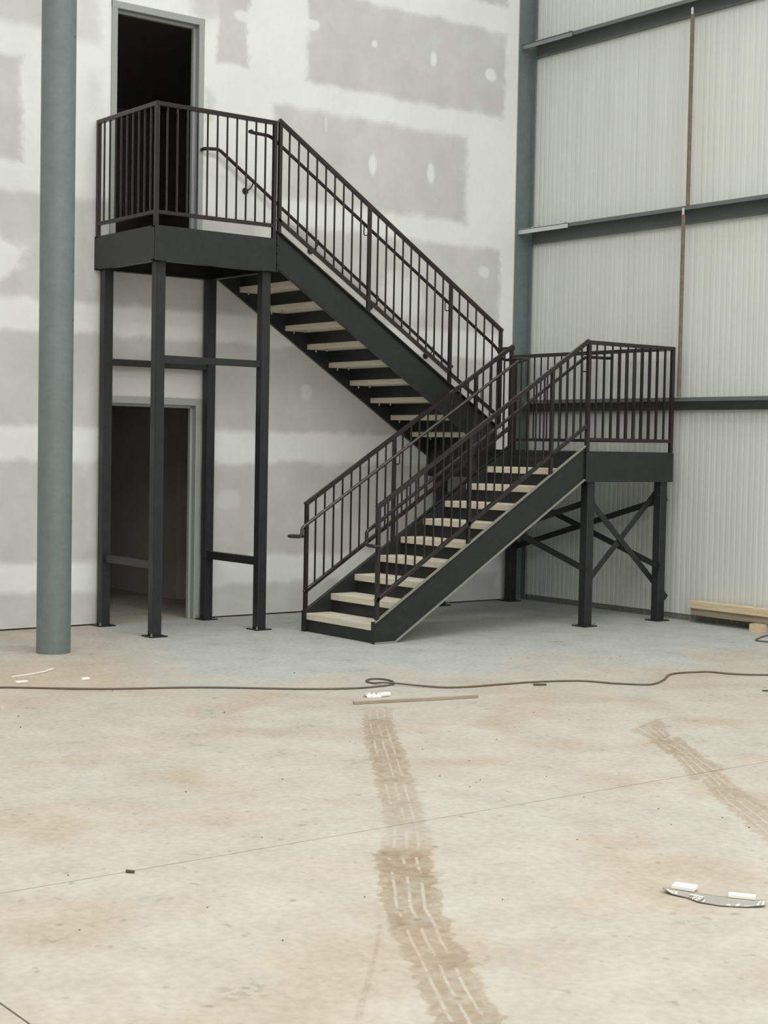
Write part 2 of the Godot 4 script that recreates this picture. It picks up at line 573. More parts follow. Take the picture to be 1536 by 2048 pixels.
# ------------------------------------------------------------------ the hall
func hall() -> void:
	# floor: slabs parted by saw cuts
	var f := structure("floor")
	uvmode = 2
	for s in [[-4.836, 0.0, 5.7, 7.776], [-4.836, 7.784, 5.7, 25.2], [-17.2, 0.0, -4.844, 25.2], [-17.2, -7.0, 5.7, -0.002]]:
		mb()
		box(s[0], -0.15, s[1], s[2], 0.0, s[3])
		build("slab", M.floor, f)
	uvmode = 0
	mb()
	box(-4.836, -0.149, 7.777, 5.7, -0.003, 7.783)
	build("joint_filler", M.filler, f)
	mb()
	box(-17.2, -0.3, -7.0, 5.8, -0.151, 25.2)
	build("sub_base", M.flash, f)
	# plasterboard wall with two door openings
	org = Vector3.ZERO
	uvmode = 1
	mb()
	var d0 := 0.17
	var d1 := 1.16
	var h1 := 2.18
	var h2 := 5.915
	box(-17.2, 0.014, -0.13, 0.1, UP - 0.02, 0.0)
	box(-17.2, UP - 0.02, -0.13, d0, 9.0, 0.0)
	box(0.1, h1, -0.13, d1, UP - 0.02, 0.0)
	box(d0, h2, -0.13, d1, 9.0, 0.0)
	box(d1, 0.014, -0.13, WALL_END, 9.0, 0.0)
	shell("wall_back", M.wall)
	uvmode = 0
	mb()
	box(WALL_END - 0.004, 0.004, -0.13, WALL_END + 0.008, 9.0, 0.004, 0.002)
	shell("trim_1", M.frame)
	# door frames, no leaves hung
	for d in [[1, 0.0, h1, 0.085, 1.19], [2, UP, h2, 0.155, 1.172]]:
		var fr := structure("door_%d" % d[0], Vector3(0.67, d[1], 0))
		for s in [0, 1]:
			mb()
			var xo: float = d[3] if s == 0 else d[4]
			var xi := xo + (0.062 if s == 0 else -0.062)
			var xs := xo + (0.085 if s == 0 else -0.085)
			var x2 := xo + (0.012 if s == 0 else -0.012)
			box(minf(xo, xi), d[1] + 0.002, -0.01, maxf(xo, xi), d[2] + 0.018, 0.016, 0.004)      # face
			box(minf(x2, xi), d[1] + 0.002, -0.055, maxf(x2, xi), d[2], -0.01)                     # rebate
			box(minf(x2, xs), d[1] + 0.002, -0.1, maxf(x2, xs), d[2], -0.055, 0.004)               # stop
			box(minf(x2, xi), d[1] + 0.002, -0.14, maxf(x2, xi), d[2], -0.1)
			build("jamb", M.frame, fr)
		mb()
		box(d[3], d[2] - 0.05, -0.01, d[4], d[2] + 0.018, 0.017, 0.004)
		box(d[3] + 0.02, d[2] - 0.05, -0.055, d[4] - 0.02, d[2], -0.01)
		box(d[3] + 0.02, d[2] - 0.075, -0.1, d[4] - 0.02, d[2], -0.055, 0.004)
		box(d[3] + 0.02, d[2] - 0.05, -0.14, d[4] - 0.02, d[2], -0.1)
		build("head", M.frame, fr)
	# the unlit rooms behind the two doorways
	org = Vector3.ZERO
	mb()
	box(-3.0, 0.0, -6.6, -2.9, 9.0, -0.13)
	box(4.4, 0.0, -6.6, 4.5, 9.0, -0.13)
	box(-3.0, 0.0, -6.7, 4.5, 9.0, -6.6)
	box(-2.9, 0.0, -3.3, 1.0, 3.3, -3.18)
	box(1.98, 0.0, -1.9, 4.4, 3.3, -1.8)
	box(1.98, 0.0, -6.6, 2.08, 3.3, -1.9)
	shell("wall_inner", M.room)
	mb()
	box(-3.0, 3.3, -6.6, 4.4, UP - 0.012, -0.13)
	box(0.17, UP - 0.03, -0.13, 1.16, UP - 0.012, 0.0)
	shell("floor_upper", M.flash)
	mb()
	box(-3.0, 6.5, -6.6, 4.5, 6.6, -0.13)
	shell("ceiling_upper", M.room)
	# white metal wall: ribbed sandwich panels
	var mw := structure("wall_right", Vector3(METAL, 0, 0))
	var z := -0.5
	var pw := 1.075
	var pts := PackedVector2Array()
	pts.append(Vector2(0.08, 0.0006))
	pts.append(Vector2(0.006, 0.0006))
	pts.append(Vector2(0.0015, 0.003))
	var ribs := 15
	for r in ribs:
		var a := 0.008 + (pw - 0.016) * r / ribs
		var stp := (pw - 0.016) / ribs
		pts.append(Vector2(0.0, a + stp * 0.12))
		pts.append(Vector2(0.0, a + stp * 0.62))
		pts.append(Vector2(0.0018, a + stp * 0.72))
		pts.append(Vector2(0.0018, a + stp * 0.98))
	pts.append(Vector2(0.0015, pw - 0.003))
	pts.append(Vector2(0.006, pw - 0.0006))
	pts.append(Vector2(0.08, pw - 0.0006))
	pts.reverse()
	mb()
	org = Vector3.ZERO
	var pp := pts.duplicate()
	if Geometry2D.is_polygon_clockwise(pp):
		pp.reverse()
	prism(pp, Vector3.ZERO, Vector3.RIGHT, Vector3.BACK, Vector3(0, 8.95, 0))
	var pm := st.commit()
	while z < 25.0:
		place(pm, "wall_panel", M.panel, mw, Vector3(METAL, 0.062, z))
		z += pw
	org = Vector3(METAL, 0, 0)
	mb()
	box(METAL + 0.012, 0.0, -0.6, METAL + 0.1, 0.07, 25.2)
	box(METAL - 0.012, 0.0, -0.1, METAL + 0.012, 0.012, 25.2)
	build("base_channel", M.flash, mw)
	mb()
	box(METAL + 0.08, 0.0, -7.0, METAL + 0.12, 9.0, 25.2)
	build("outer_sheet", M.roof, mw)
	# rest of the hall, outside the frame
	org = Vector3.ZERO
	mb()
	box(-17.3, 0.0, -0.2, -17.2, 9.0, 25.2)
	shell("wall_left", M.panel)
	mb()
	box(-17.3, 0.0, 25.1, 5.72, 9.0, 25.2)
	shell("wall_front", M.panel)
	mb()
	box(-17.3, 8.96, -7.0, 5.72, 9.08, 25.2)
	shell("ceiling", M.roof)


func h_section(x0: float, z0: float, x1: float, y1: float) -> void:
	# web across x, flanges along z
	mb()
	box(x0, 0.0, z0 - 0.006, x1, y1, z0 + 0.006)
	box(x1 - 0.012, 0.0, z0 - 0.08, x1, y1, z0 + 0.075, 0.002)
	box(x0, 0.0, z0 - 0.16, x0 + 0.012, y1, z0 - 0.006)


func steelwork() -> void:
	var c := thing("steel_column", "round blue-grey painted steel column standing in front of the plasterboard wall", "column", Vector3(-1.14, 0, 1.57))
	mb()
	cyl(Vector3(-1.14, 0.0, 1.57), Vector3(-1.14, 8.95, 1.57), 0.1405, 64)
	build("shaft", M.column, c)
	mb()
	for q in [[5.05, 0.9], [3.42, 0.75], [3.15, 0.8], [2.75, 0.82], [1.1, 0.72], [6.15, 0.78]]:
		var an: float = q[1]
		var nn := Vector3(cos(an), 0, sin(an))
		cyl(Vector3(-1.14, q[0], 1.57) + nn * 0.139, Vector3(-1.14, q[0], 1.57) + nn * 0.1415, 0.008, 8)
	build("paint_chips", M.dark, c)
	c = thing("steel_column", "blue-grey steel H-column in the corner between plasterboard and white metal wall", "column", Vector3(5.48, 0, -0.01))
	h_section(5.37, -0.01, 5.592, 8.95)
	build("shaft", M.column, c)
	# girts: lipped channel with its toes down
	var names := [["lowest", 2.195, 2.325], ["middle", 4.13, 4.295], ["topmost", 6.265, 6.41]]
	for g in names:
		var y0: float = g[1]
		var y1: float = g[2]
		var t := thing("wall_girt", "%s of the three dark grey steel girts running along the white metal wall" % g[0], "girt", Vector3(5.5, y0, 7.0))
		var prof := PackedVector2Array([Vector2(5.43, y1 - 0.042), Vector2(5.434, y1 - 0.042), Vector2(5.434, y1 - 0.006), Vector2(5.594, y1 - 0.006), Vector2(5.594, y0 + 0.003), Vector2(5.54, y0 + 0.003), Vector2(5.54, y0), Vector2(5.598, y0), Vector2(5.598, y1), Vector2(5.436, y1), Vector2(5.43, y1 - 0.006)])
		mb()
		prism(prof, Vector3(0, 0, 0.068), Vector3.RIGHT, Vector3.UP, Vector3(0, 0, 20.0))
		build("channel", M.girt, t)
		if g[0] != "lowest":
			mb()
			var prof2 := PackedVector2Array([Vector2(5.415, y1 - 0.055), Vector2(5.42, y1 - 0.055), Vector2(5.42, y1 - 0.006), Vector2(5.428, y1 - 0.006), Vector2(5.428, y1 + 0.004), Vector2(5.42, y1 + 0.004), Vector2(5.415, y1 - 0.002)])
			prism(prof2, Vector3(0, 0, 0.0), Vector3.RIGHT, Vector3.UP, Vector3(0, 0, 0.81))
			bar(Vector3(5.4225, y1 - 0.0045, 0.0), Vector3(5.4225, y1 - 0.0045, 0.81), 0.015, 0.009)
			build("lap_sleeve", M.galv if g[0] == "middle" else M.girt2, t)
			for zz in [0.22, 0.34, 0.76]:
				mb()
				cyl(Vector3(5.43, y1 + 0.0, zz), Vector3(5.43, y1 + 0.016, zz), 0.012, 6)
				build("bolt", M.bolt, t)
	# bridging between the girts
	for b in [["upper rusty brown steel strut between the topmost and middle girts", 4.3, 6.3, 2.535, 5.44], ["lower rusty brown steel strut between the middle and lowest girts", 2.33, 4.262, 2.5, 5.42]]:
		var t := thing("bridging_strut", b[0], "strut", Vector3(b[4], b[1], b[3]), "rusty struts between the girts")
		mb()
		var x: float = b[4]
		cyl(Vector3(x + 0.005, b[1], b[3]), Vector3(x + 0.005, b[2] - 0.06, b[3]), 0.0205, 16)
		build("tube", M.rust, t)
		mb()
		box(x - 0.006, b[2] - 0.07, b[3] - 0.016, x + 0.004, b[2] + 0.01, b[3] + 0.012, 0.002)
		build("end_plate", M.galv, t)


# ------------------------------------------------------------------ stairs
func channel(a: Vector3, b: Vector3, inward: Vector3, h: float, depth := 0.07) -> void:   # a, b on the outer face at the top
	var y := Vector3.UP
	var p := PackedVector2Array([Vector2(0.002, 0), Vector2(depth, 0), Vector2(depth, -0.012), Vector2(0.008, -0.012), Vector2(0.008, -h + 0.012), Vector2(depth, -h + 0.012), Vector2(depth, -h), Vector2(0.002, -h), Vector2(0, -h + 0.002), Vector2(0, -0.002)])
	p.reverse()
	prism(p, a, inward, y, b - a)


func leg(t: Node3D, x: float, z: float, w: float, top: float, turn: bool) -> MeshInstance3D:
	mb()
	box(x, 0.012, z, x + w, top, z + w, 0.006)
	var l := build("leg", M.steel, t)
	mb()
	var q := 0.04
	box(x - q, 0.0, z - q, x + w + q, 0.012, z + w + q, 0.0)
	build("base_plate", M.steel, l)
	for s in [[-q + 0.018, -q + 0.018], [w + q - 0.018, w + q - 0.018]] if turn else [[-q + 0.018, w + q - 0.018], [w + q - 0.018, -q + 0.018]]:
		mb()
		cyl(Vector3(x + s[0], 0.012, z + s[1]), Vector3(x + s[0], 0.022, z + s[1]), 0.012, 6)
		cyl(Vector3(x + s[0], 0.022, z + s[1]), Vector3(x + s[0], 0.04, z + s[1]), 0.006, 6)
		build("anchor_bolt", M.bolt, l)
	return l


func landing(t: Node3D, x0: float, x1: float, z0: float, z1: float, top: float, h: float) -> void:
	mb()
	channel(Vector3(x0, top - 0.004, z1), Vector3(x1, top - 0.004, z1), Vector3.FORWARD, h)
	build("edge_channel", M.steel, t)
	mb()
	channel(Vector3(x0, top - 0.004, z0), Vector3(x1, top - 0.004, z0), Vector3.BACK, h)
	build("edge_channel", M.steel, t)
	mb()
	channel(Vector3(x0, top - 0.004, z0 + 0.001), Vector3(x0, top - 0.004, z1 - 0.001), Vector3.RIGHT, h)
	build("edge_channel", M.steel, t)
	mb()
	channel(Vector3(x1, top - 0.004, z0 + 0.001), Vector3(x1, top - 0.004, z1 - 0.001), Vector3.LEFT, h)
	build("edge_channel", M.steel, t)
	mb()
	box(x0 + 0.01, top - 0.006, z0 + 0.01, x1 - 0.01, top, z1 - 0.01)
	build("deck_plate", M.steel, t)
	for k in 2:
		mb()
		var z := lerpf(z0, z1, (k + 1) / 3.0)
		box(x0 + 0.05, top - 0.2, z - 0.03, x1 - 0.05, top - 0.19, z + 0.03)
		box(x0 + 0.05, top - 0.2, z - 0.004, x1 - 0.05, top - 0.006, z + 0.004)
		build("joist", M.steel, t)


func stringer(t: Node3D, web: PackedVector2Array, zweb: float, out: float, tops: Array, bots: Array, bright_edge := false) -> void:
	# web plate in the x-y plane, flanges standing off it towards «out»
	mb()
	prism(web, Vector3(0, 0, zweb), Vector3.RIGHT, Vector3.UP, Vector3(0, 0, 0.008 * signf(out)))
	var o := build("stringer", M.steel, t)
	for line in [tops, bots]:
		mb()
		for i in line.size() - 1:
			var a := Vector3(line[i].x, line[i].y, zweb + out * 0.5)
			var b := Vector3(line[i + 1].x, line[i + 1].y, zweb + out * 0.5)
			bar(a, b, absf(out), 0.013, 0.002)
		build("flange", M.bright_edge if bright_edge else M.steel, o)


func flights() -> void:
	# ---- lower flight, rises to the right
	var t := thing("stair_flight", "lower straight flight of black steel stairs with pale treads, rising right from the floor", "stairs", Vector3(2.8, 0, 1.92))
	var top := func(x: float) -> float: return 0.2 + 0.6235 * (x - 1.53)
	var hv := 0.345
	var web := PackedVector2Array([Vector2(1.518, 0.0), Vector2(1.76, 0.0), Vector2(4.105, top.call(4.105) - hv), Vector2(4.105, top.call(4.105)), Vector2(1.518, top.call(1.518))])
	var tl := [Vector2(1.518, top.call(1.518) - 0.006), Vector2(4.105, top.call(4.105) - 0.006)]
	var bl := [Vector2(1.518, 0.007), Vector2(1.762, 0.007), Vector2(4.105, top.call(4.105) - hv + 0.007)]
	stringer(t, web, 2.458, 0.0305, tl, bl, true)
	stringer(t, web, 1.4, -0.0455, tl, bl)
	mb()
	box(1.512, 0.0, 1.352, 1.52, 0.2, 1.402)
	build("end_plate", M.steel, t)
	mb()
	box(1.512, 0.0, 2.441, 1.52, 0.2, 2.49)
	build("end_plate", M.steel, t)
	mb()
	box(1.545, 0.004, 1.4, 1.552, 0.114, 2.458)
	build("kick_plate", M.steel, t)
	for k in range(1, 10):
		var x := 1.5357 + (k - 1) * GO
		mb()
		box(x, k * RISE - 0.062, 1.402, x + 0.29, k * RISE, 2.456, 0.004)
		build("tread", M.tread, t)
		mb()
		box(x + GO + 0.022, k * RISE - 0.06, 1.4, x + GO + 0.027, (k + 1) * RISE - 0.055, 2.458)
		build("riser", M.steel, t)
	# ---- upper flight, rises to the left along the wall
	t = thing("stair_flight", "upper straight flight of black steel stairs climbing left along the plasterboard wall", "stairs", Vector3(2.7, MID, 0.6))
	top = func(x: float) -> float: return 3.743 - 0.63 * (x - 1.358)
	hv = 0.352
	web = PackedVector2Array([Vector2(1.312, top.call(1.312) - hv), Vector2(4.13, top.call(4.13) - hv), Vector2(4.13, top.call(4.13)), Vector2(1.312, top.call(1.312))])
	tl = [Vector2(1.312, top.call(1.312) - 0.006), Vector2(4.13, top.call(4.13) - 0.006)]
	bl = [Vector2(1.312, top.call(1.312) - hv + 0.007), Vector2(4.13, top.call(4.13) - hv + 0.007)]
	stringer(t, web, 1.1135, 0.0455, tl, bl)
	stringer(t, web, 0.045, -0.035, tl, bl)
	mb()
	box(1.3, UP - 0.312, 1.1, 1.312, UP + 0.05, 1.16)
	for y in [0.06, 0.14, 0.24]:
		cyl(Vector3(1.296, UP - y, 1.166), Vector3(1.316, UP - y, 1.166), 0.009, 6)
	build("splice_plate", M.steel, t)
	var rise2 := (UP - MID) / 11.0
	for i in 10:
		var x := 3.8351 - i * GO
		var y := 1.8831 + i * RISE
		y = MID + (i + 1) * rise2
		mb()
		box(x, y - 0.055, 0.047, x + 0.295, y, 1.112, 0.004)
		var tr := build("tread", M.tread, t)
		for z in [0.165, 0.36]:
			mb()
			cyl(Vector3(x + 0.03, y - 0.085, z), Vector3(x + 0.03, y - 0.055, z), 0.01, 6)
			build("coach_bolt", M.bolt, tr)
		mb()
		box(x + GO + 0.008, y - rise2, 0.046, x + GO + 0.013, y - 0.053, 1.113)
		build("riser", M.steel, t)
	mb()
	box(1.3, UP - rise2 - 0.1, 0.046, 1.306, UP - 0.008, 1.1)
	build("riser", M.steel, t)


func landings() -> void:
	var t := thing("landing_platform", "high black steel landing on four legs in front of the upper doorway", "landing", Vector3(0.65, 0, 0.58))
	landing(t, 0.0, 1.2927, 0.004, 1.1588, UP, 0.3095)
	for p in [[0.055, 1.008, false], [1.183, 1.008, false], [0.045, 0.04, false], [1.183, 0.04, true]]:
		leg(t, p[0], p[1], 0.094, UP - 0.313, p[2])
	for z in [0.087, 1.055]:
		mb()
		box(0.14, 2.482, z - 0.03, 1.185, 2.545, z + 0.03, 0.004)
		build("cross_beam", M.steel, t)
	for x in [0.1, 1.23]:
		mb()
		box(x - 0.03, 0.612, 0.132, x + 0.03, 0.69, 1.01, 0.004)
		build("cross_beam", M.steel, t)
	t = thing("landing_platform", "low black steel landing on cross-braced legs by the white metal wall", "landing", Vector3(4.74, 0, 1.25))
	landing(t, 4.1078, 5.379, 0.03, 2.4885, MID, 0.2999)
	for p in [[4.18, 2.35], [5.242, 2.35], [5.242, 0.08], [4.18, 0.08]]:
		leg(t, p[0], p[1], 0.1, MID - 0.303, true)
	# flat-bar cross braces: front face, right side, left side
	var br := [
		[Vector3(4.265, 1.3, 2.343), Vector3(5.485, 0.225, 2.343), 1], [Vector3(5.3, 1.33, 2.328), Vector3(4.24, 0.36, 2.328), 1],
		[Vector3(5.35, 1.28, 2.44), Vector3(5.35, 0.62, 0.1), 0], [Vector3(5.234, 1.3, 0.1), Vector3(5.234, 0.565, 2.47), 0],
		[Vector3(4.288, 1.27, 2.44), Vector3(4.288, 0.6, 0.1), 0], [Vector3(4.172, 1.3, 0.1), Vector3(4.172, 0.57, 2.46), 0]]
	for b in br:
		mb()
		bar(b[0], b[1], 0.012, 0.062, 0.002)
		build("cross_brace", M.steel, t)


func box_mesh(w: float, h: float) -> Mesh:
	mb()
	var keep := org
	org = Vector3.ZERO
	box(-w / 2, 0, -w / 2, w / 2, h, w / 2, 0.0015)
	org = keep
	return st.commit()


func sloped_guard(t: Node3D, xs: Array, z: float, top: Callable, low: float, base: Callable, counts: Array, over: float) -> void:
	# posts, top rail, bottom rail, balusters; «low» = centre of the bottom rail below the top line
	for i in xs.size():
		var x: float = xs[i]
		mb()
		box(x - 0.0175, base.call(x) - 0.002, z - 0.0175, x + 0.0175, top.call(x) - 0.012, z + 0.0175, 0.003)
		build("post", M.rail, t)
	var xa: float = xs[0] - 0.0175
	var xb: float = xs[-1] + over
	mb()
	bar(Vector3(xa, top.call(xa) - 0.024, z), Vector3(xb, top.call(xb) - 0.024, z), 0.036, 0.04, 0.004)
	build("top_rail", M.rail, t)
	mb()
	bar(Vector3(xa, top.call(xa) - low, z), Vector3(xs[-1], top.call(xs[-1]) - low, z), 0.035, 0.034, 0.003)
	build("bottom_rail", M.rail, t)
	var bm := box_mesh(0.0145, low - 0.03)
	for i in counts.size():
		for k in counts[i]:
			var x := lerpf(xs[i], xs[i + 1], (k + 1.0) / (counts[i] + 1.0))
			place(bm, "baluster", M.rail, t, Vector3(x, top.call(x) - low, z))


func rail_bracket(h: Node3D, p: Vector3, zpost: float) -> void:     # thin bent rod from under the handrail to the post
	mb()
	var a := p + Vector3(0, -0.014, 0)
	tube(rounded([a, a + Vector3(0, -0.1, 0), Vector3(p.x, p.y - 0.114, zpost)], 0.025, 4), 0.006, 6)
	build("bracket", M.rail, h)


func guards() -> void:
	# ---- upper landing: left side and front
	var rh := 1.0924
	var zf := 1.135
	var t := thing("guardrail", "black baluster guardrail round the left and front of the high landing", "guardrail", Vector3(0.65, UP, 1.13))
	var yt := UP + rh
	for p in [[0.0225, 0.032], [0.0225, zf], [1.2745, zf]]:
		mb()
		box(p[0] - 0.0185, UP - 0.002, p[1] - 0.0185, p[0] + 0.0185, yt - 0.01, p[1] + 0.0185, 0.003)
		build("post", M.rail, t)
	mb()
	box(0.0045, yt - 0.04, 0.014, 0.0405, yt, zf + 0.018, 0.004)
	build("top_rail", M.rail, t)
	mb()
	box(0.0405, yt - 0.04, zf - 0.018, 1.293, yt, zf + 0.018, 0.004)
	build("top_rail", M.rail, t)
	mb()
	box(0.005, UP + 0.1, 0.03, 0.04, UP + 0.134, zf, 0.003)
	build("bottom_rail", M.rail, t)
	mb()
	box(0.02, UP + 0.1, zf - 0.0175, 1.275, UP + 0.134, zf + 0.0175, 0.003)
	build("bottom_rail", M.rail, t)
	var bm := box_mesh(0.0145, rh - 0.14)
	for k in 9:
		place(bm, "baluster", M.rail, t, Vector3(0.0225, UP + 0.118, lerpf(0.032, zf, (k + 1) / 10.0)))
	for k in 11:
		place(bm, "baluster", M.rail, t, Vector3(lerpf(0.0225, 1.2745, (k + 1) / 12.0), UP + 0.118, zf))
	# ---- upper flight, outer side
	t = thing("guardrail", "black sloping baluster guardrail along the open side of the upper flight", "guardrail", Vector3(2.75, 2.9, 1.135))
	var top2 := func(x: float) -> float: return 4.807 - 0.629 * (x - 1.34)
	var base2 := func(x: float) -> float: return 3.743 - 0.63 * (x - 1.358)
	sloped_guard(t, [1.335, 2.402, 3.462, 4.158], zf, top2, 0.945, base2, [9, 9, 5], 0.02)
	mb()
	var zh := 1.06
	var path := [Vector3(1.03, 4.66, zf - 0.02), Vector3(1.03, 4.66, zh), Vector3(1.27, 4.655, zh), Vector3(4.16, top2.call(4.16) - 0.2, zh), Vector3(4.27, 2.7, zh), Vector3(4.27, 2.7, 1.455), Vector3(4.12, 2.66, 1.455)]
	tube(rounded(path, 0.05, 5), 0.0165, 10)
	var h := build("handrail", M.rail, t)
	for x in [2.39, 3.45]:
		rail_bracket(h, Vector3(x, top2.call(x) - 0.2, zh), zf - 0.015)
	# ---- lower flight, side towards the wall
	var top1 := func(x: float) -> float: return 1.237 + 0.6257 * (x - 1.535)
	var base1 := func(x: float) -> float: return 0.2 + 0.6235 * (x - 1.53)
	t = thing("guardrail", "black sloping baluster guardrail on the wall side of the lower flight", "guardrail", Vector3(2.8, 0.9, 1.38))
	sloped_guard(t, [1.535, 2.57, 3.615, 4.095], 1.38, top1, 0.855, base1, [9, 9, 4], 0.02)
	mb()
	zh = 1.455
	path = [Vector3(1.5, 0.9, 1.375), Vector3(1.46, 0.9, 1.28), Vector3(1.42, 0.9, 1.26), Vector3(1.39, 0.9, 1.3), Vector3(1.415, 0.9, zh - 0.02), Vector3(1.43, 0.915, zh), Vector3(1.43, top1.call(1.43) - 0.188, zh), Vector3(4.125, top1.call(4.125) - 0.185, zh)]
	tube(rounded(path, 0.03, 4), 0.0165, 10)
	h = build("handrail", M.tube, t)
	h.set_meta("label", "round satin grey handrail")
	for x in [2.58, 3.62]:
		rail_bracket(h, Vector3(x, top1.call(x) - 0.188, zh), 1.395)
	mb()
	box(4.09, MID + rh - 0.06, 1.15, 4.125, MID + rh - 0.022, 1.4, 0.003)
	build("linking_rail", M.rail, t)
	# ---- lower flight, near side
	t = thing("guardrail", "black sloping baluster guardrail on the near side of the lower flight", "guardrail", Vector3(2.8, 0.9, 2.465))
	sloped_guard(t, [1.555, 2.612, 3.65], 2.465, top1, 0.855, base1, [9, 9], 0.48)
	mb()
	var bx := 4.12
	bar(Vector3(3.65, top1.call(3.65) - 0.855, 2.465), Vector3(bx, top1.call(bx) - 0.855, 2.465), 0.035, 0.034, 0.003)
	build("bottom_rail", M.rail, t)
	bm = box_mesh(0.0145, 0.825)
	for k in 4:
		var x := lerpf(3.65, 4.135, (k + 1) / 5.0)
		place(bm, "baluster", M.rail, t, Vector3(x, top1.call(x) - 0.855, 2.465))
	mb()
	zh = 2.39
	path = [Vector3(1.54, 0.875, 2.52), Vector3(1.485, 0.875, 2.5), Vector3(1.475, 0.88, zh + 0.02), Vector3(1.482, 0.9, zh), Vector3(1.482, top1.call(1.482) - 0.205, zh), Vector3(4.15, top1.call(4.15) - 0.2, zh), Vector3(4.22, 2.685, zh), Vector3(4.47, 2.685, zh), Vector3(4.47, 2.685, 2.45)]
	tube(rounded(path, 0.016, 4), 0.0165, 10)
	h = build("handrail", M.rail, t)
	for x in [2.6, 3.63, 4.12]:
		rail_bracket(h, Vector3(x, top1.call(x) - 0.205, zh), 2.45)
	# ---- middle landing: front and right side
	t = thing("guardrail", "black baluster guardrail round the front and right of the low landing", "guardrail", Vector3(4.75, MID, 2.465))
	yt = MID + rh
	zf = 2.465
	var xr := 5.356
	for p in [[4.138, zf], [xr, zf], [xr, 0.06]]:
		mb()
		box(p[0] - 0.02, MID - 0.002, p[1] - 0.02, p[0] + 0.02, yt - 0.005, p[1] + 0.02, 0.003)
		build("post", M.rail, t)
	mb()
	box(4.12, yt - 0.04, zf - 0.018, xr + 0.018, yt, zf + 0.018, 0.004)
	build("top_rail", M.rail, t)
	mb()
	box(xr - 0.018, yt - 0.04, 0.04, xr + 0.018, yt, zf - 0.018, 0.004)
	build("top_rail", M.rail, t)
	mb()
	box(4.138, MID + 0.1, zf - 0.0175, xr, MID + 0.134, zf + 0.0175, 0.003)
	build("bottom_rail", M.rail, t)
	mb()
	box(xr - 0.0175, MID + 0.1, 0.06, xr + 0.0175, MID + 0.134, zf, 0.003)
	build("bottom_rail", M.rail, t)
	bm = box_mesh(0.0145, rh - 0.14)
	for k in 10:
		place(bm, "baluster", M.rail, t, Vector3(lerpf(4.138, xr, (k + 1) / 11.0), MID + 0.118, zf))
	for k in 21:
		place(bm, "baluster", M.rail, t, Vector3(xr, MID + 0.118, lerpf(0.06, zf, (k + 1) / 22.0)))
	# ---- handrail fixed to the wall
	t = thing("wall_handrail", "round black handrail on brackets fixed to the plasterboard beside the upper flight", "handrail", Vector3(2.7, 3.7, 0.0))
	mb()
	path = [Vector3(1.15, 4.655, 0.002), Vector3(1.15, 4.66, 0.08), Vector3(1.31, 4.672, 0.08), Vector3(4.33, 4.672 - 0.658 * 3.02, 0.08), Vector3(4.4, 2.665, 0.08), Vector3(4.4, 2.665, 0.002)]
	tube(rounded(path, 0.04, 5), 0.0175, 10)
	build("rail", M.rail, t)
	for p in [Vector3(1.673, 4.311, 0), Vector3(2.484, 3.783, 0), Vector3(3.282, 3.262, 0), Vector3(4.06, 2.77, 0)]:
		mb()
		cyl(p, p + Vector3(0, 0, 0.012), 0.034, 16)
		tube(rounded([p + Vector3(0, 0, 0.01), p + Vector3(0.0, 0.0, 0.06), p + Vector3(0.04, 0.05, 0.08), p + Vector3(0.05, 0.115, 0.08)], 0.03, 4), 0.0075, 6)
		build("bracket", M.rail, t)


